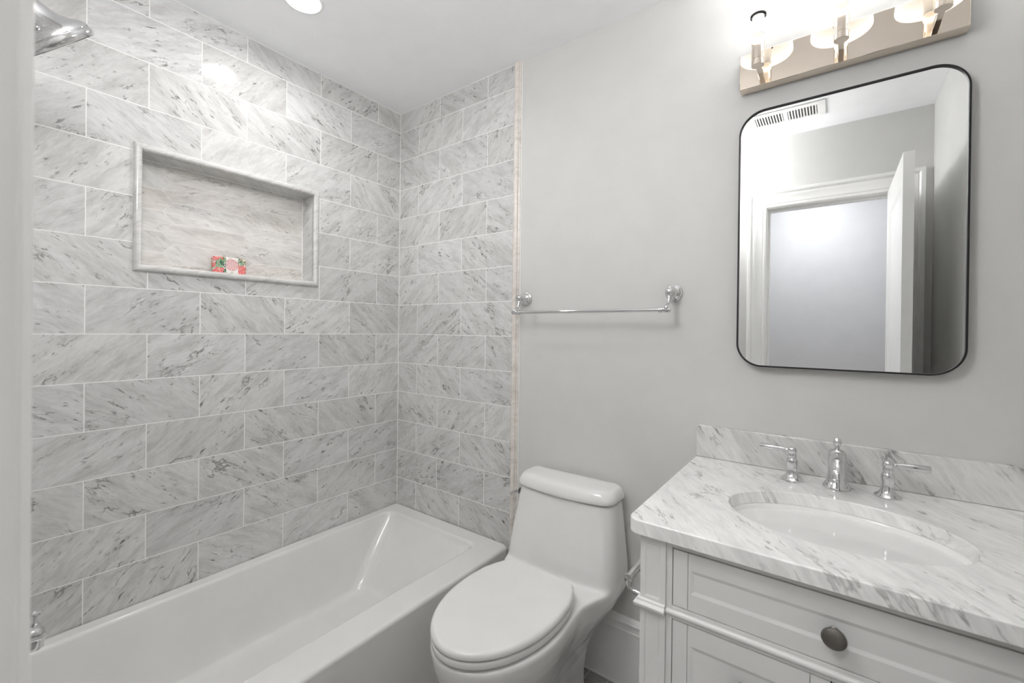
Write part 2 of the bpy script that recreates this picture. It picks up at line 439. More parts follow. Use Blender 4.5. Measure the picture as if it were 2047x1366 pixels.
# baseboards
bp_ = [(0, 0), (.014, 0), (.014, .198), (.0165, .2), (.0165, .206), (.013, .209), (.013, .226), (.017, .230), (.0175, .236), (.013, .240), (.010, .248), (.006, .252), (0, .252)]
def base_run(name, p0, p1, nrm):
    bm = bmesh.new(); nrm = Vector(nrm)
    loft(bm, [[Vector((p[0], p[1], 0)) + nrm*a + Vector((0, 0, b)) for a, b in bp_] for p in (p0, p1)])
    return struct(obj(name, bm, 'trim', smooth=True, auto=30))
base_run('baseboard_back', (TRX1, PW), (1.556, PW), (0, -1, 0))
base_run('baseboard_back', (2.237, PW), (X1, PW), (0, -1, 0))
base_run('baseboard_right', (X1, PW), (X1, Y0), (-1, 0, 0))
base_run('baseboard_front', (.775, Y0), (DX0-.006-CW, Y0), (0, 1, 0))
struct(obj('trim_10', boxes((TRX1, 1.556, PW-.020, PW-.014, 0, .006)), 'trim', bevel=.002))
# hall beyond the doorway
HY = -2.75
struct(obj('hall_floor', boxes((.3, 3.4, HY, Y0-.02, -.06, 0)), 'oak'))
struct(obj('hall_ceiling', boxes((.3, 3.4, HY-.1, Y0-WT-.02, ZC, ZC+.1)), 'ceiling'))
struct(obj('wall_hall', boxes((.2, 3.5, HY-.1, HY, 0, ZC)), 'hallpaint'))
struct(obj('wall_hall_left', boxes((.2, .3, HY, Y0-WT-.015, 0, ZC)), 'hallpaint'))
struct(obj('wall_hall_right', boxes((3.4, 3.5, HY, Y0-WT-.015, 0, ZC)), 'hallpaint'))
struct(obj('wall_hall_front', boxes((X1+WT, 3.4, Y0-WT-.015, Y0-WT+.08, 0, ZC), (.3-.1, -WT, Y0-WT-.015, Y0-WT+.05, 0, ZC)), 'hallpaint'))

# ---- panel maker: a flat front with a raised or sunk field, facing -y or -x
def panel(bm, u0, u1, v0, v1, d0, d1, fields, P):
    """slab between depths d0 (back) and d1 (face); fields: (u0,u1,v0,v1,depth,slope) sunk panels that split the face; P(u,v,d)->point"""
    us = sorted({u0, u1, *[f[0] for f in fields], *[f[1] for f in fields]}); vs = sorted({v0, v1, *[f[2] for f in fields], *[f[3] for f in fields]})
    def q(*pts): bm.faces.new([bm.verts.new(P(*p)) for p in pts])
    for a, b in zip(us, us[1:]):
        for c, d in zip(vs, vs[1:]):
            hit = [f for f in fields if f[0] <= a+1e-9 and b <= f[1]+1e-9 and f[2] <= c+1e-9 and d <= f[3]+1e-9]
            if not hit: q((a, c, d1), (b, c, d1), (b, d, d1), (a, d, d1))
    for (a, b, c, d, dep, sl) in fields:
        o = [(a, c), (b, c), (b, d), (a, d)]; i = [(a+sl, c+sl), (b-sl, c+sl), (b-sl, d-sl), (a+sl, d-sl)]
        for k in range(4):
            l = (k+1) % 4; q((*o[k], d1), (*o[l], d1), (*i[l], d1-dep), (*i[k], d1-dep))
        q(*[(*p, d1-dep) for p in i])
    q((u0, v0, d0), (u1, v0, d0), (u1, v1, d0), (u0, v1, d0))
    for a, b in (((u0, v0), (u1, v0)), ((u1, v0), (u1, v1)), ((u1, v1), (u0, v1)), ((u0, v1), (u0, v0))):
        q((*a, d0), (*b, d0), (*b, d1), (*a, d1))
    bmesh.ops.remove_doubles(bm, verts=bm.verts, dist=1e-5)

# the bathroom door, swung open into the room
DLX0, DLX1, DLY0, DLY1 = 2.108, 2.143, -.852, -1.492
bm = bmesh.new()
wid = DLY0-DLY1
flds = [(.10, wid-.10, .25, .95, .007, .016), (.10, wid-.10, 1.09, 1.91, .007, .016)]
panel(bm, 0, wid, .012, 2.030, 0, .0175, flds, lambda u, v, d: (DLX0+.0175-d, DLY1+u, v))
panel(bm, 0, wid, .012, 2.030, 0, .0175, flds, lambda u, v, d: (DLX0+.0175+d, DLY1+u, v))
door = struct(obj('door_1', bm, 'trim'))
bm = bmesh.new()
for s, xf in ((-1, DLX0), (1, DLX1)):
    lathe(bm, [(.026, 0), (.026, .004), (.012, .006), (.011, .03), (.02, .038), (.026, .05), (.024, .06), (.012, .066), (0, .067)], (xf, DLY0-.065, .93), (s, 0, 0), 28)
o = obj('door_knob', bm, 'steel', smooth=True, auto=40); o.parent = door

# ------------------------------------------------------------------ recessed ceiling lamp
lamp = empty('recessed_ceiling_light', (CX, CY, ZC), 'round recessed ceiling light glowing white above the bathtub', 'ceiling light')
bm = bmesh.new(); lathe(bm, [(.0555, .06), (.0555, 0.001), (.058, -.003), (.067, -.003), (.069, -.0005), (.069, 0), (.0565, .001), (.0565, .06)], (CX, CY, ZC), (0, 0, 1), 48, cap=False)
tr = obj('trim_ring', bm, 'trim', smooth=True, auto=40)
bm = bmesh.new(); lathe(bm, [(.0553, .012), (.0553, .016), (.05, .020)], (CX, CY, ZC), (0, 0, 1), 48)
le = obj('lens', bm, 'can')
adopt(lamp, tr, le)
hl = empty('hall_fill_light', (1.75, -2.2, ZC), 'added unseen fill light, flush round fixture in the hall outside the door', 'ceiling light')  # added fill light out of view, brightens the room through the doorway
bm = bmesh.new(); lathe(bm, [(.17, 0), (.17, -.02), (.15, -.02), (.15, 0)], (1.75, -2.2, ZC), (0, 0, 1), 48, cap=False)
a = obj('rim', bm, 'steel', smooth=True, auto=40)
bm = bmesh.new(); lathe(bm, [(.149, 0), (.149, -.025), (.13, -.05), (.08, -.07), (0, -.076)], (1.75, -2.2, ZC), (0, 0, 1), 48)
b = obj('fill_dome', bm, 'hall', smooth=True)
adopt(hl, a, b)

dx_, dy_ = 1.245, -1.352
dl = empty('drum_fill_light', (dx_, dy_, ZC), 'added unseen fill light, small white drum just inside the bathroom door', 'ceiling light')  # added fill fixture, placed out of view and out of reflections
bm = bmesh.new(); lathe(bm, [(.06, 0), (.06, -.012), (.012, -.016), (.012, -.128), (.03, -.130), (0, -.131)], (dx_, dy_, ZC), (0, 0, 1), 40)
a = obj('canopy', bm, 'steel', smooth=True, auto=40)
bm = bmesh.new(); lathe(bm, [(.02, -.1285), (.112, -.1285), (.116, -.132), (.116, -.394), (.112, -.398), (0, -.399)], (dx_, dy_, ZC), (0, 0, 1), 48, cap=False)
b = obj('fill_drum', bm, 'drum_fill', smooth=True, auto=40)
adopt(dl, a, b)

# ceiling air register seen in the mirror
vx0, vx1, vy0, vy1 = 1.50, 1.845, -1.315, -1.135
vent = empty('ceiling_vent', ((vx0+vx1)/2, (vy0+vy1)/2, ZC), 'white slotted air register in the ceiling, seen in the mirror', 'vent')
m_ = .034; my0, my1 = vy0+m_, vy1-m_; sx = (vx0+vx1)/2
bm = boxes((vx0, vx1, vy0, my0, ZC-.006, ZC), (vx0, vx1, my1, vy1, ZC-.006, ZC), (vx0, vx0+m_, my0, my1, ZC-.006, ZC), (vx1-m_, vx1, my0, my1, ZC-.006, ZC), (sx-.01, sx+.01, my0, my1, ZC-.006, ZC))
fr = obj('frame', bm, 'trim', bevel=.001)
bk = obj('dark_throat', boxes((vx0+m_, vx1-m_, my0, my1, ZC-.0012, ZC-.0002)), 'dark')
adopt(vent, fr, bk)
for s, (a, b) in ((-1, (vx0+m_, sx-.01)), (1, (sx+.01, vx1-m_))):
    for k in range(10):
        x = a + (b-a)*(k+.5)/10
        bm = bmesh.new()
        pr_ = [(x-.0035, ZC-.0055), (x+.0015, ZC-.0055), (x+.0035, ZC-.0012), (x-.0015, ZC-.0012)] if s > 0 else [(x-.0015, ZC-.0055), (x+.0035, ZC-.0055), (x+.0015, ZC-.0012), (x-.0035, ZC-.0012)]
        loft(bm, [[(p[0], y, p[1]) for p in pr_] for y in (my0, my1)])
        adopt(vent, obj('vane', bm, 'trim'))

# ------------------------------------------------------------------ bathtub
tub = empty('bathtub', (.38, -.75, 0), 'white alcove bathtub with flat front apron below the marble tiles', 'bathtub')
TX0, TX1, TY0, TY1, TZT = .003, .762, -1.500, -.003, .353
bm = bmesh.new()
def R3(x0, x1, y0, y1, z, r): return [(x, y, z) for x, y in rrect(x0, x1, y0, y1, r, 7)]
OR = [.022, .004, .004, .022]
rings = [R3(TX0, TX1, TY0, TY1, 0, OR), R3(TX0, TX1, TY0, TY1, TZT-.014, OR)]
for k in range(1, 6):
    a = PI/2*k/5; i = .014*(1-math.cos(a)); rings.append(R3(TX0+i*.3, TX1-i, TY0+i*.3, TY1-i*.3, TZT-.014+.014*math.sin(a), [.021, .004, .004, .021]))
# rim to basin: (x0, x1, y0, y1, z, r)
bx0, bx1, by0, by1 = .045, .648, -1.44, -.075
for (d, dz) in ((0, 0), (.003, .0008), (.007, .003), (.010, .007), (.012, .012)):
    rings.append(R3(bx0+d, bx1-d, by0+d, by1-d*1.1, TZT-dz, .045))
rings += [R3(bx0+.017, bx1-.017, by0+.02, by1-.022, .320, .048), R3(bx0+.03, bx1-.03, by0+.04, by1-.085, .25, .055), R3(bx0+.045, bx1-.045, by0+.055, by1-.150, .17, .06),
          R3(bx0+.058, bx1-.058, by0+.07, by1-.19, .115, .065), R3(bx0+.066, bx1-.066, by0+.08, by1-.212, .090, .068), R3(bx0+.078, bx1-.078, by0+.092, by1-.230, .076, .07),
          R3(bx0+.095, bx1-.095, by0+.11, by1-.25, .070, .07), R3(bx0+.125, bx1-.125, by0+.14, by1-.285, .068, .06)]
loft(bm, rings)
shell = obj('shell', bm, 'tub', smooth=True, auto=50)
weigh(shell)
bm = bmesh.new(); lathe(bm, [(.035, 0), (.035, .003), (.03, .005), (.012, .005), (.011, .012), (.02, .015), (.02, .02), (0, .022)], (.345, -1.24, .068), (0, 0, 1), 32)
dr = obj('drain', bm, 'chrome', smooth=True, auto=40)
adopt(tub, shell, dr)

# tub spout
sp = empty('tub_spout', (.38, Y0, .562), 'chrome tub spout with pull-up knob on the tiled end wall', 'spout')
bm = bmesh.new()
def oval(y, z, rx, rz, n=28): return [(.38+rx*math.cos(2*PI*i/n), y, z+rz*math.sin(2*PI*i/n)) for i in range(n)]
loft(bm, [oval(Y0+.001, .562, .034, .034), oval(Y0+.012, .562, .034, .034), oval(Y0+.018, .563, .029, .029), oval(Y0+.06, .565, .026, .025), oval(Y0+.10, .566, .025, .023),
          oval(Y0+.132, .566, .0245, .022), oval(Y0+.146, .562, .022, .02), oval(Y0+.153, .556, .016, .016), oval(Y0+.156, .552, .006, .008)])
lathe(bm, [(.019, 0), (.021, -.022), (.0205, -.030), (.015, -.0305), (.014, -.02)], (.38, Y0+.132, .56), (0, 0, 1), 28)
b1 = obj('spout_body', bm, 'chrome', smooth=True, auto=60)
bm = bmesh.new(); lathe(bm, [(.007, 0), (.0035, .004), (.0032, .018), (.009, .021), (.0125, .024), (.012, .028), (.004, .031), (0, .031)], (.38, Y0+.138, .585), (0, 0, 1), 24)
b2 = obj('diverter_knob', bm, 'chrome', smooth=True, auto=40)
adopt(sp, b1, b2)

# shower head
shc = Vector((.38, -1.335, 1.972)); shn = Vector((-.20, .70, -.685)).normalized()
sh = empty('shower_head', (.38, Y0, 2.08), 'chrome bell-shaped shower head on an arm near the ceiling', 'shower head')
bm = bmesh.new()
lathe(bm, [(.079, -.006), (.082, -.002), (.083, .004), (.0825, .010)], shc, -shn, 56, cap=False)
ring_ = obj('face_ring', bm, 'chrome', smooth=True, auto=50)
bm = bmesh.new(); lathe(bm, [(.0785, -.0045), (.03, -.006), (0, -.006)], shc, -shn, 56)
fc = obj('spray_face', bm, 'steel', smooth=True)
bm = bmesh.new()
lathe(bm, [(.0805, .0105), (.0795, .0125), (.081, .0135), (.080, .019), (.074, .026), (.060, .034), (.047, .044), (.037, .058), (.031, .074), (.026, .088), (.019, .096), (.0165, .100), (.0165, .104), (.020, .108), (.0205, .126), (.013, .130)], shc, -shn, 56)
bl = obj('bell', bm, 'chrome', smooth=True, auto=50)
bm = bmesh.new()
e0 = shc - shn*.126
tube(bm, spline([e0, e0 - shn*.03 , Vector((.38, Y0+.07, e0.z+.045)), Vector((.38, Y0+.001, e0.z+.048))], 8), .0105, 16)
lathe(bm, [(.031, 0), (.031, .004), (.022, .012), (.012, .016)], (.38, Y0+.0005, e0.z+.048), (0, 1, 0), 32)
ar = obj('arm', bm, 'chrome', smooth=True, auto=50)
adopt(sh, ring_, fc, bl, ar)

# ------------------------------------------------------------------ soap in the niche
def floral_mat():
    g = G('floral wrapping paper'); p = g.obj()
    v = g.n('ShaderNodeTexVoronoi', feature='F1'); g.put(v.inputs['Vector'], g.vm('ADD', p, (.3, .21, .12))); v.inputs['Scale'].default_value = 34
    wv = g.n('ShaderNodeTexWave', wave_type='RINGS'); g.put(wv.inputs['Vector'], g.vm('SUBTRACT', g.vm('ADD', p, (.3, .21, .12)), v.outputs['Position'])); wv.inputs['Scale'].default_value = 60; wv.inputs['Distortion'].default_value = 6; wv.inputs['Detail'].default_value = 3
    rose = g.mix(g.ramp(wv.outputs['Fac'], .2, .8), (.62, .03, .045), (.88, .42, .40))
    leaf, _ = g.noise(p, 90, 3); lf = g.mix(g.ramp(leaf, .42, .5), (.03, .12, .07), (.30, .42, .28))
    rv = g.sep(v.outputs['Color'])
    kind = g.m_('GREATER_THAN', rv[0], .58)
    c = g.mix(kind, rose, lf)
    k2, _ = g.noise(g.vm('ADD', p, (1, 2, 3)), 70, 2)
    c = g.mix(g.ramp(k2, .60, .63), c, (.86, .80, .68))
    c = g.mix(g.ramp(k2, .66, .69), c, (.10, .09, .22))
    k3, _ = g.noise(g.vm('ADD', p, (4, 1, 7)), 80, 2)
    c = g.mix(g.ramp(k3, .62, .65), c, (.75, .16, .04))
    g.set(Base_Color=c, Roughness=.35); return g.m
def band_mat():
    g = G('white label band with fine red rose'); o = g.sep(g.obj())
    u = g.m_('SUBTRACT', o[1], -.797); v = g.m_('SUBTRACT', o[2], 1.541)
    r = g.m_('SQRT', g.m_('ADD', g.m_('MULTIPLY', u, u), g.m_('MULTIPLY', v, v)))
    a = g.m_('ARCTAN2', v, u)
    pet = g.m_('SINE', g.m_('ADD', g.m_('MULTIPLY', a, 7.), g.m_('MULTIPLY', r, 900.)))
    rg = g.m_('SINE', g.m_('MULTIPLY', r, 1500.))
    ink = g.ramp(g.m_('ADD', pet, rg), -.1, .5)
    ink = g.m_('MULTIPLY', ink, g.ramp(r, .0205, .0215, 1., 0.))
    ink = g.m_('MAXIMUM', ink, g.m_('MULTIPLY', g.ramp(r, .0205, .0212), g.ramp(r, .0222, .0229, 1., 0.)))
    c = g.mix(ink, (.82, .79, .76), (.62, .09, .12))
    n_, _ = g.noise(g.obj(), 60, 2)
    edge = g.m_('MULTIPLY', g.ramp(n_, .56, .6), g.ramp(r, .024, .026))
    c = g.mix(g.m_('MULTIPLY', edge, .6), c, (.42, .5, .36))
    g.set(Base_Color=c, Roughness=.4); return g.m
MAT['floral'] = floral_mat(); MAT['band'] = band_mat()
soap = empty('soap_bar', (-.05, -.800, NZ0+t), 'small soap bar wrapped in red floral paper with white label band', 'soap')
w_ = obj('floral_wrapper', boxes((-.072, -.040, -.860, -.744, NZ0+t, 1.570)), 'floral', bevel=.007, seg=4)
b_ = obj('label_band', boxes((-.0728, -.0392, -.821, -.770, NZ0+t+.0005, 1.5708)), 'band', bevel=.007, seg=4)
adopt(soap, w_, b_)

# ------------------------------------------------------------------ toilet
CXT = 1.092
toi = empty('toilet', (CXT, -.35, 0), 'white one-piece toilet with closed lid between bathtub and vanity', 'toilet')
def interp(tab, x):
    for (a, fa), (b, fb) in zip(tab, tab[1:]):
        if x <= b or (b, fb) == tab[-1]:
            t = max(0, min(1, (x-a)/(b-a))); t = t*t*(3-2*t)*.5 + t*.5
            return fa + (fb-fa)*t
def outline(wtab, yb, yf, cyf, n=22, m=18):
    """closed plan outline: sides follow wtab(y) from yb to cyf, the front is a half ellipse from cyf to yf (yf<cyf)"""
    ys = [yb + (cyf-yb)*i/m for i in range(m+1)]
    rs = [(interp(wtab, -y), y) for y in ys]
    wf = rs[-1][0]
    fr = [(wf*math.cos(PI/2*k/n), cyf - (cyf-yf)*math.sin(PI/2*k/n)) for k in range(1, n+1)]
    rpts = rs + fr
    return [(CXT+x, y) for x, y in rpts] + [(CXT-x, y) for x, y in reversed(rpts[:-1])]
W_TOP = [(0., .205), (.06, .222), (.12, .224), (.18, .212), (.235, .188), (.29, .175), (.36, .179), (.44, .186)]
W_PED = [(0., .075), (.10, .092), (.2, .094), (.3, .10), (.40, .112), (.5, .118)]
bm = bmesh.new()
def body_ring(z, s, yb, yf, cyf, ins=0.):
    tab = [(y, a*(1-s)+b*s-ins) for (y, a), (_, b) in zip([(yy, interp(W_TOP, yy)) for yy in [i*.02 for i in range(24)]], [(yy, interp(W_PED, yy)) for yy in [i*.02 for i in range(24)]])]
    return [(x, y, z) for x, y in outline(tab, yb, yf, cyf)]
rings = [body_ring(0, 1, -.10, -.60, -.44, -.006), body_ring(.03, 1, -.10, -.60, -.44), body_ring(.09, 1, -.10, -.595, -.44), body_ring(.16, .93, -.095, -.605, -.44), body_ring(.22, .78, -.09, -.63, -.44),
         body_ring(.27, .56, -.075, -.662, -.44), body_ring(.31, .36, -.05, -.69, -.44), body_ring(.345, .18, -.03, -.708, -.44), body_ring(.38, .05, -.018, -.718, -.44), body_ring(.408, 0, -.014, -.722, -.44), body_ring(.4245, 0, -.012, -.722, -.44)]
loft(bm, rings)
# tank: D-shaped rings
def tank_ring2(z, hw, yb, yc, bow, r):
    pts = []
    base = rrect(-hw, hw, yc, yb, [.02, .02, r, r], 7)
    for i, p in enumerate(base):
        q_ = base[(i+1) % len(base)]; L = math.dist(p, q_)
        k = 12 if i % 8 == 7 else 1
        for j in range(k): pts.append((p[0]+(q_[0]-p[0])*j/k, p[1]+(q_[1]-p[1])*j/k))
    out = []
    for x, y in pts:
        f = max(0., (yb-y)/(yb-yc)); out.append((CXT+x, y - bow*f*(1-(x/hw)**2), z))
    return out
TB = -.014
loft(bm, [tank_ring2(.39, .222, TB, -.185, .02, .05), tank_ring2(.47, .2205, TB, -.172, .022, .045), tank_ring2(.56, .211, TB, -.152, .024, .04), tank_ring2(.64, .202, TB, -.134, .026, .036), tank_ring2(.689, .1955, TB, -.124, .027, .034)])
bo = obj('body', bm, 'porc', smooth=True)
rm = bo.modifiers.new('remesh', 'REMESH'); rm.mode = 'VOXEL'; rm.voxel_size = .0048; rm.use_smooth_shade = True
sm = bo.modifiers.new('smooth', 'SMOOTH'); sm.factor = .5; sm.iterations = 22
# tank lid
bm = bmesh.new()
def lid(z, g): return tank_ring2(z, .200+g, TB+.002+g*.3, -.132-g, .030, .036)
L = [lid(.6925, -.004), lid(.6935, .0), lid(.700, .003), lid(.712, .002), lid(.724, -.004), lid(.731, -.008), lid(.7355, -.014), lid(.738, -.022)]
vr = loft(bm, L, True, False)
cx_, cy_ = CXT, -.085
top = vr[-1]
prev = top
for s_, z_ in ((.7, .7392), (.35, .7398)):
    nx = [bm.verts.new((cx_+(v.co.x-cx_)*s_, cy_+(v.co.y-cy_)*s_, z_)) for v in top]
    for i in range(len(nx)):
        j = (i+1) % len(nx); bm.faces.new((prev[i], prev[j], nx[j], nx[i]))
    prev = nx
bm.faces.new(prev)
tl = obj('tank_lid', bm, 'porc', smooth=True, auto=60)
# seat and lid
W_SEAT = [(0., .1), (.272, .132), (.30, .148), (.33, .160), (.37, .171), (.43, .176), (.47, .176)]
def seat_ring(z, g, yb=-.274):
    tab = [(y, a+g) for y, a in W_SEAT]
    o_ = outline(tab, yb-g*.4, -.724-g, -.45)
    return [(x, y, z) for x, y in o_]
bm = bmesh.new(); loft(bm, [seat_ring(.4315, -.003), seat_ring(.4322, -.001), seat_ring(.436, 0), seat_ring(.445, 0), seat_ring(.449, -.002), seat_ring(.4505, -.006)])
st = obj('seat', bm, 'seat', smooth=True, auto=60)
bm = bmesh.new()
SR = [seat_ring(.4545, -.003), seat_ring(.4552, 0), seat_ring(.458, .001), seat_ring(.464, .001), seat_ring(.4695, -.002), seat_ring(.4725, -.007), seat_ring(.4738, -.014)]
vr = loft(bm, SR, True, False); top = prev = vr[-1]; cy_ = -.48
for s_, z_ in ((.85, .4742), (.6, .4746), (.3, .4748)):
    nx = [bm.verts.new((CXT+(v.co.x-CXT)*s_, cy_+(v.co.y-cy_)*s_, z_)) for v in top]
    for i in range(len(nx)):
        j = (i+1) % len(nx); bm.faces.new((prev[i], prev[j], nx[j], nx[i]))
    prev = nx
bm.faces.new(prev)
sl = obj('seat_lid', bm, 'seat', smooth=True, auto=60)
# dark plates put in as painted shade between rim, seat and lid
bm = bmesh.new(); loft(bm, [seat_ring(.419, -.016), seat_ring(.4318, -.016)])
hb = obj('seat_gap_shade', bm, 'gap')
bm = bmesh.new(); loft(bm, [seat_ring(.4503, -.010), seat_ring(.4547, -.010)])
hb2 = obj('seat_gap_shade', bm, 'gap')
bm = bmesh.new(); lathe(bm, [(.012, 0), (.012, .006), (.008, .008), (.007, .014), (0, .0145)], (CXT-.2, -.11, .655), (-1, 0, 0), 20)
tube(bm, [(CXT-.208, -.11, .655), (CXT-.214, -.135, .653), (CXT-.212, -.165, .650)], [.005, .0055, .006], 12)
lv = obj('flush_lever', bm, 'chrome', smooth=True, auto=40)
bm = bmesh.new(); loft(bm, [tank_ring2(.688, .190, TB, -.122, .025, .03), tank_ring2(.6925, .190, TB, -.122, .025, .03)])
gk = obj('lid_gap_shade', bm, 'gap')  # dark plate painting the shade under the tank lid
weigh(tl, sl, st)
adopt(toi, bo, tl, st, sl, hb, hb2, lv, gk)

# ------------------------------------------------------------------ vanity
VX0, VX1, VYF, VZT = 1.557, 2.237, -.585, .857
van = empty('vanity_cabinet', ((VX0+VX1)/2, -.3, 0), 'white bathroom vanity cabinet with inset drawers under the marble counter', 'vanity')
P_W = .054
ds0, ds1 = 1.6235, 2.1705                    # opening between face-frame stiles
dz0, dz1 = .719, .8405                       # top drawer opening
lz1 = .691
cx = (VX0+VX1)/2
carc = boxes((VX0+.008, VX0+.026, VYF+.025, -.004, .10, VZT), (VX1-.026, VX1-.008, VYF+.025, -.004, .10, VZT), (VX0+.026, VX1-.026, -.022, -.004, .10, VZT), (VX0+.026, VX1-.026, VYF+.025, -.022, .10, .118), (VX0+.026, VX1-.026, VYF+.027, VYF+.039, .118, VZT), (VX0+.04, VX1-.04, VYF+.06, VYF+.078, 0.0, .10))
parts = [obj('carcass', carc, 'cab', bevel=.001)]
# face frame
ff = boxes((VX0+P_W, ds0, VYF+.001, VYF+.024, .12, VZT), (ds1, VX1-P_W, VYF+.001, VYF+.024, .12, VZT), (ds0, ds1, VYF+.001, VYF+.024, dz1, VZT), (ds0, ds1, VYF+.001, VYF+.024, lz1, dz0), (ds0, ds1, VYF+.001, VYF+.024, .10, .13), (cx-.0015, cx+.0015, VYF+.012, VYF+.024, .13, lz1))
parts.append(obj('face_frame', ff, 'cab', bevel=.0008))
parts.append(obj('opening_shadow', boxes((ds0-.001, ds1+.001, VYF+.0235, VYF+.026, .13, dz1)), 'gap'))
# corner posts with sunk bead panels
for x0, x1 in ((VX0, VX0+P_W), (VX1-P_W, VX1)):
    bm = bmesh.new()
    panel(bm, x0, x1, .0, VZT, 0, .05, [(x0+.010, x1-.012, .722, .838, .002, .0025), (x0+.010, x1-.012, .13, .686, .002, .0025)], lambda u, v, d: (u, VYF-.004+.05-d, v))
    parts.append(obj('corner_post', bm, 'cab', bevel=.0008))
# waist moulding: half-round over the rail, stepped collar at the posts
bm = bmesh.new()
zc_ = .7038
hr = [(.0, zc_-.008)] + [(.0075*math.sin(PI*k/10), zc_-.0072*math.cos(PI*k/10)) for k in range(11)] + [(0, zc_+.008)]
loft(bm, [[(x, VYF+.003-a, z) for a, z in hr] for x in (VX0+P_W-.002, VX1-P_W+.002)])
parts.append(obj('waist_bead', bm, 'cab', smooth=True, auto=35))
for s, xo, xi in ((-1, VX0, VX0+P_W), (1, VX1, VX1-P_W)):
    bm = bmesh.new()
    pf = [(-.002, zc_-.0105), (.003, zc_-.010), (.008, zc_-.0075), (.011, zc_-.003), (.0115, zc_+.0015), (.009, zc_+.005), (.0055, zc_+.0065), (.005, zc_+.0105), (.003, zc_+.012), (-.002, zc_+.012)]
    yf = VYF-.004
    A = [(xi, yf-a, z) for a, z in pf]; B = [(xo+s*a, yf-a, z) for a, z in pf]; C = [(xo+s*a, -.01, z) for a, z in pf]
    loft(bm, [A, B, C])
    parts.append(obj('post_collar', bm, 'cab', smooth=True, auto=35))
adopt(van, *parts)
def knob(x, z):
    bm = bmesh.new()
    lathe(bm, [(.0085, 0), (.0085, .002), (.0062, .004), (.0058, .012), (.010, .0155), (.0165, .019), (.0185, .0225), (.0178, .0255), (.012, .0285), (.005, .030), (0, .0302)], (x, VYF+.0005, z), (0, -1, 0), 36)
    return obj('knob', bm, 'pewter', smooth=True, auto=45)
def drawer(name, x0, x1, z0, z1, stile, rail_b, rail_t, kx, kz):
    g_ = .0021
    bm = bmesh.new()
    a, b, c, d = x0+g_, x1-g_, z0+g_, z1-g_
    P = lambda u, v, dd: (u, VYF+.0205-dd, v)
    panel(bm, a, a+stile, c, d, 0, .02, [], P)
    bm2 = bmesh.new()
    panel(bm2, b-stile, b, c, d, 0, .02, [], P)
    bm3 = bmesh.new()
    panel(bm3, a+stile+.0009, b-stile-.0009, c, d, 0, .0197, [(a+stile+.0055, b-stile-.0055, c+rail_b, d-rail_t, .0024, .007)], P)
    for q_ in (bm2, bm3):
        me = bpy.data.meshes.new('tmp'); q_.to_mesh(me); q_.free(); bm.from_mesh(me); bpy.data.meshes.remove(me)
    o = obj(name, bm, 'cab')
    k = knob(kx, kz)
    adopt(van, o); k.parent = o
    return o
drawer('drawer', ds0, ds1, dz0, dz1, .029, .034, .034, cx, .7795)
drawer('drawer', ds0, cx-.0015, .415, lz1, .029, .034, .040, (ds0+cx)/2-.003, .612)
drawer('drawer', cx+.0015, ds1, .415, lz1, .029, .034, .040, (ds1+cx)/2+.003, .612)
drawer('drawer', ds0, cx-.0015, .132, .412, .029, .034, .040, (ds0+cx)/2-.003, .272)
drawer('drawer', cx+.0015, ds1, .132, .412, .029, .034, .040, (ds1+cx)/2+.003, .272)

# counter with oval cut-out
KX0, KX1, KYF, KYB, KZ = 1.531, 2.281, -.606, PW-.0005, .888
SX, SY, SA, SB = 1.902, -.343, .212, .152
def outline_counter(ins):
    o_ = rrect(KX0+ins, KX1, KYF+ins, KYB, [.0005, .0005, .028-ins, .0005], 8)
    pts = []
    for i, p in enumerate(o_):
        q_ = o_[(i+1) % len(o_)]; k = max(1, int(math.dist(p, q_)/.012))
        for j in range(k): pts.append((p[0]+(q_[0]-p[0])*j/k, p[1]+(q_[1]-p[1])*j/k))
    return pts
base_o = outline_counter(0)
angs = [math.atan2((y-SY)/SB, (x-SX)/SA) for x, y in base_o]
def k_out(ins, z):
    c_ = []
    for x, y in base_o:
        nx = x + (ins if x < KX0+.03 else 0)*(1 if x < KX0+.03 else 0); ny = y + (ins if y < KYF+.03 else 0)
        # move along the outward direction of the rounded front-left corner
        c_.append((max(nx, KX0+ins), max(ny, KYF+ins), z))
    return c_
def k_in(g, z): return [(SX+(SA+g)*math.cos(a), SY+(SB+g)*math.sin(a), z) for a in angs]
bm = bmesh.new()
zb = KZ-.030
rings = [k_in(0, zb), k_out(0, zb), k_out(0, KZ-.003), k_out(.0009, KZ-.0009), k_out(.003, KZ), k_in(.003, KZ), k_in(.0009, KZ-.0009), k_in(0, KZ-.003), k_in(0, zb)]
loft(bm, rings, False, False)
bmesh.ops.remove_doubles(bm, verts=bm.verts, dist=1e-5)
ctr = obj('counter', bm, 'counter', smooth=True, auto=50)
weigh(ctr)
tag(ctr, 'white marble counter with grey veins and oval sink cut-out', 'counter')
bs = obj('backsplash', boxes((KX0, 2.262, -.0125, PW-.0005, KZ+.0003, .990)), 'splash', bevel=.0025)
tag(bs, 'low marble backsplash strip along the wall behind the faucet', 'backsplash')
ss = obj('side_splash', boxes((2.2625, X1-.0005, KYF+.01, PW-.0005, KZ+.0003, .990)), 'splash', bevel=.0025)
tag(ss, 'marble side splash strip against the right wall', 'backsplash')

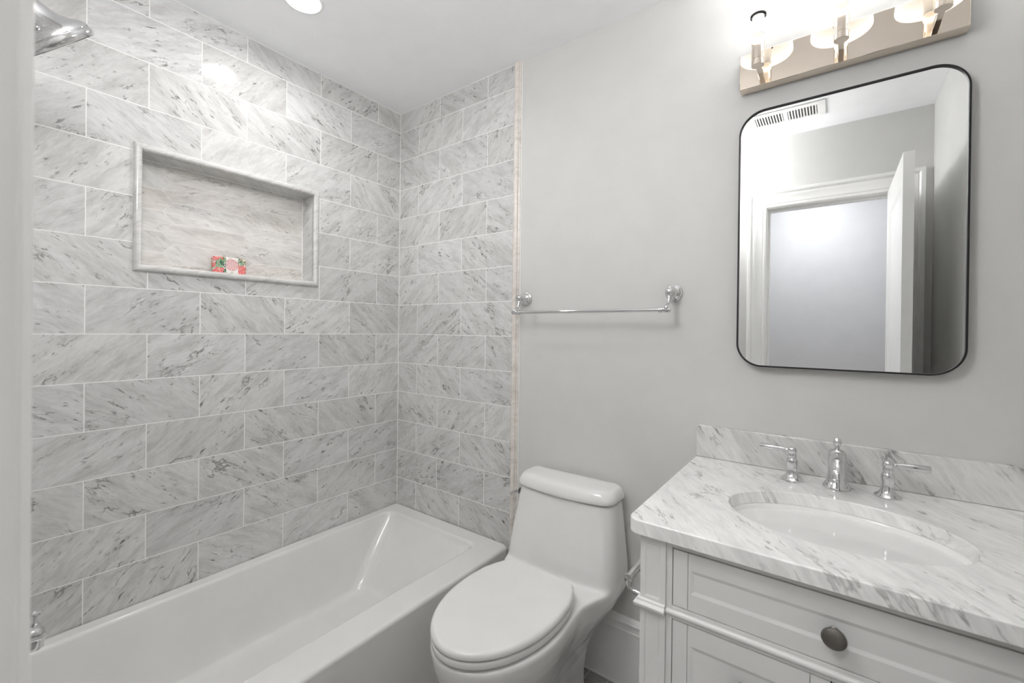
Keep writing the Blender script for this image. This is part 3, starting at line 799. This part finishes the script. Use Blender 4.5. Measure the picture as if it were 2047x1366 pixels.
# sink bowl
snk = empty('sink_basin', (SX, SY, zb-.14), 'white oval undermount sink basin set below the marble counter', 'sink')
bm = bmesh.new()
nn = 72
def el(g, h, z): return [(SX+(SA+g)*h*math.cos(2*PI*i/nn), SY+(SB+g)*h*math.sin(2*PI*i/nn), z) for i in range(nn)]
zs = zb-.0006
loft(bm, [el(.022, 1, zs-.012), el(.022, 1, zs), el(.001, 1, zs), el(0, .985, zs-.004), el(0, .97, zs-.02), el(0, .94, zs-.05), el(0, .87, zs-.085), el(0, .74, zs-.115), el(0, .55, zs-.133), el(0, .3, zs-.14), el(0, .12, zs-.142),
          el(0, .12, zs-.150), el(0, .5, zs-.143), el(0, .8, zs-.122), el(0, .95, zs-.085), el(.004, 1, zs-.04)], True, True)
bw = obj('bowl', bm, 'porc', smooth=True, auto=60)
bm = bmesh.new(); lathe(bm, [(.024, 0), (.024, .003), (.019, .0045), (.018, .001), (.013, .001), (.013, .004), (.0, .006)], (SX, SY, zs-.1435), (0, 0, 1), 32)
dn = obj('drain', bm, 'chrome', smooth=True, auto=40)
adopt(snk, bw, dn)

# faucet set
FY = -.085
fau = empty('faucet', (SX, FY, KZ), 'chrome widespread faucet with bell-shaped spout and two lever handles behind the sink', 'faucet')
bm = bmesh.new()
lathe(bm, [(.031, 0), (.031, .003), (.0285, .006), (.027, .011), (.0245, .014), (.0235, .0155), (.022, .022), (.0195, .036), (.0185, .050), (.0192, .062), (.0205, .074), (.0208, .084), (.0195, .093), (.0155, .099), (.008, .1015), (.0065, .1025)], (SX, FY, KZ+.0003), (0, 0, 1), 44)
tube(bm, spline([(SX, FY-.004, KZ+.076), (SX, FY-.035, KZ+.083), (SX, FY-.068, KZ+.078), (SX, FY-.092, KZ+.062), (SX, FY-.099, KZ+.046)], 6), [.0165]*8 + [.016]*6 + [.0150]*6 + [.0145]*5, 24)
b1 = obj('spout', bm, 'chrome', smooth=True, auto=50)
bm = bmesh.new(); lathe(bm, [(.0055, .100), (.005, .106), (.0075, .110), (.0098, .117), (.0100, .122), (.0082, .127), (.007, .1285), (.0062, .1305), (0, .131)], (SX, FY, KZ), (0, 0, 1), 28)
b2 = obj('lift_knob', bm, 'chrome', smooth=True, auto=50)
adopt(fau, b1); b2.parent = b1
def handle(x, s):
    bm = bmesh.new()
    lathe(bm, [(.027, 0), (.027, .0025), (.024, .005), (.018, .009), (.0145, .015), (.0128, .022), (.0120, .030), (.0128, .038), (.0140, .046), (.0138, .052), (.0125, .057), (.0105, .060), (.0102, .063), (.011, .0645), (.011, .067), (.0098, .070), (.0098, .076), (.011, .078), (.0112, .084), (.0095, .088), (.005, .090), (0, .0905)], (x, FY, KZ+.0003), (0, 0, 1), 40)
    a = obj('handle', bm, 'chrome', smooth=True, auto=50)
    bm = bmesh.new()
    y_ = FY+.003
    pts = [(x+s*.006, y_, KZ+.080), (x+s*.016, y_, KZ+.0802), (x+s*.0165, y_, KZ+.0803), (x+s*.045, y_+.002, KZ+.0805), (x+s*.0775, y_+.003, KZ+.080), (x+s*.079, y_+.003, KZ+.080)]
    tube(bm, pts, [.0045, .0048, .0064, .0080, .0097, .0088], 20)
    b = obj('lever', bm, 'chrome', smooth=True, auto=45)
    adopt(fau, a); b.parent = a
handle(1.802, -1)
handle(2.004, 1)

# toilet paper holder on the vanity side
tp = empty('toilet_paper_holder', (VX0, -.435, .668), 'chrome toilet paper holder with empty bar on the vanity side', 'paper holder')
bm = bmesh.new()
tpx, tpz = 1.497, .690
ya, yb_ = -.505, -.365
bm.free()
for yy in (ya+.005, yb_):
    bm = bmesh.new()
    lathe(bm, [(.022, 0), (.022, .004), (.014, .009), (.009, .012)], (VX0+.0078, yy, tpz-.02), (-1, 0, 0), 28)
    tube(bm, spline([(VX0+.004, yy, tpz-.020), (VX0-.02, yy, tpz-.024), (tpx+.018, yy, tpz-.024), (tpx+.004, yy, tpz-.017), (tpx, yy, tpz)], 6), .0068, 16)
    adopt(tp, obj('bracket', bm, 'chrome', smooth=True, auto=50))
bm = bmesh.new()
lathe(bm, [(.008, 0), (.0115, .001), (.012, .006), (.0105, .009), (.0095, .010), (.0095, .125), (.0115, .128), (.012, .134), (.008, .137)], (tpx, ya, tpz+.003), (0, 1, 0), 28)
b2 = obj('roller', bm, 'chrome', smooth=True, auto=40)
adopt(tp, b2)

# ------------------------------------------------------------------ towel bar
tb = empty('towel_bar', (1.137, PW, 1.42), 'chrome towel bar with round rosettes on the wall above the toilet', 'towel bar')
BY, BZ = -.075, 1.367
for x in (.832, 1.449):
    bm = bmesh.new()
    lathe(bm, [(.029, 0), (.029, .003), (.0275, .005), (.0245, .006), (.0235, .009), (.019, .0125), (.0165, .014), (.016, .017), (.0175, .019), (.014, .024), (.0115, .030), (.0115, .046), (.0135, .049), (.0145, .056), (.012, .062), (.006, .0655), (0, .066)], (x, PW-.0004, 1.428), (0, -1, 0), 44)
    xi = x + (0)
    tube(bm, spline([(xi, PW-.052, 1.424), (xi, PW-.056, 1.406), (xi, PW-.064, 1.388), (xi, BY-.002, 1.376), (xi, BY, BZ)], 6), [.0072]*6 + [.0064]*6 + [.0062]*6 + [.0075]*7, 18)
    s_ = 1 if x < 1 else -1
    lathe(bm, [(.0, -.014), (.007, -.0135), (.0085, -.011), (.0085, -.003), (.0095, 0), (.0095, .006), (.0085, .008), (.0085, .018), (.0098, .020), (.0098, .024), (.007, .025)], (x, BY, BZ), (s_, 0, 0), 24)
    adopt(tb, obj('mounting_post', bm, 'chrome', smooth=True, auto=45))
bm = bmesh.new(); tube(bm, [(.852, BY, BZ), (1.429, BY, BZ)], .0068, 20)
adopt(tb, obj('rail', bm, 'chrome', smooth=True, auto=45))

# ------------------------------------------------------------------ mirror
MX0, MX1, MZ0, MZ1 = 1.648, 2.152, 1.192, 1.970
mi = empty('wall_mirror', ((MX0+MX1)/2, PW, (MZ0+MZ1)/2), 'rounded rectangular wall mirror with thin black frame above the sink', 'mirror')
def mr(i, y, r): return [(x, y, z) for x, z in rrect(MX0+i, MX1-i, MZ0+i, MZ1-i, r, 14)]
bm = bmesh.new(); loft(bm, [mr(.004, -.012, .066), mr(.004, -.0168, .066)])
gl = obj('glass', bm, 'mirror')
bm = bmesh.new()
rg = [mr(.0005, PW-.001, .0695), mr(0, PW-.003, .07), mr(0, -.0215, .07), mr(.0006, -.022, .0694), mr(.0036, -.022, .0664), mr(.0042, -.0214, .0658), mr(.0042, -.012, .0658), mr(.0042, PW-.001, .0658)]
loft(bm, rg, False, False)
fr = obj('frame', bm, 'black', smooth=True, auto=40)
bm = bmesh.new(); loft(bm, [mr(-.0009, PW-.002, .0709), mr(-.0009, PW-.012, .0709), mr(.0002, PW-.012, .0698), mr(.0002, PW-.002, .0698)], False, False)
bk = obj('steel_back_edge', bm, 'steel', smooth=True, auto=40)
adopt(mi, gl, fr, bk)

# ------------------------------------------------------------------ vanity light
LX = 1.8975; LZ0, LZ1 = 2.040, 2.146; LYF = -.030
vl = empty('vanity_light', (LX, PW, 2.09), 'three-light vanity sconce with white glass shades on polished nickel plate', 'wall light')
bp2 = obj('back_plate', boxes((LX-.2495, LX+.2495, LYF, PW-.001, LZ0, LZ1)), 'nickel_plate', bevel=.002)
adopt(vl, bp2)
SYc = -.115; SZ = 2.170
arms = []
for k in (-1, 0, 1):
    x = LX + k*.1895
    bm = boxes((x-.0065, x+.0065, SYc+.008, LYF+.001, 2.0585, 2.0715))
    arm = obj('arm', bm, 'nickel', bevel=.001)
    bm = bmesh.new()
    lathe(bm, [(.0158, 0), (.0165, .0008), (.0165, .016), (.0158, .0168), (.0158, .0178), (.0165, .0186), (.0165, .083), (.0152, .085), (.0152, .0865)], (x, SYc, 2.0545), (0, 0, 1), 40)
    stem = obj('stem', bm, 'nickel', smooth=True, auto=40)
    bm = bmesh.new()
    lathe(bm, [(.0705, .003), (.0712, .0), (.0728, .0), (.0732, .003), (.0715, .02), (.066, .075), (.060, .138), (.0585, .1385), (.0640, .078), (.0695, .02)], (x, SYc, SZ), (0, 0, 1), 56, cap=False)
    shd = obj('shade', bm, 'shade', smooth=True, auto=40)
    bm = bmesh.new()
    lathe(bm, [(.0155, .0865), (.0158, .088), (.0158, .150), (.0145, .152)], (x, SYc, 2.0545), (0, 0, 1), 40)
    slv = obj('candle_sleeve', bm, 'sleeve', smooth=True, auto=40)
    bm = bmesh.new()
    lathe(bm, [(.0202, .033), (.0202, .028), (.066, .028), (.0690, .026), (.0690, .034), (.066, .036), (.0202, .036)], (x, SYc, SZ), (0, 0, 1), 56, cap=False)
    dif = obj('diffuser', bm, 'diffuser', smooth=True, auto=40)
    bm = bmesh.new(); lathe(bm, [(.0202, .0), (.0202, .012), (.0165, .012), (.0165, .0)], (x, SYc, SZ+.024), (0, 0, 1), 40, cap=False)
    col_ = obj('collar', bm, 'black', smooth=True, auto=40)
    bm = bmesh.new(); lathe(bm, [(0, .050), (.012, .052), (.021, .060), (.024, .073), (.021, .086), (.012, .096), (0, .099)], (x, SYc, SZ), (0, 0, 1), 24)
    blb = obj('bulb', bm, 'bulb', smooth=True)
    adopt(vl, arm, stem, slv, shd, blb)
    for c_ in (dif, col_):
        c_.parent = shd
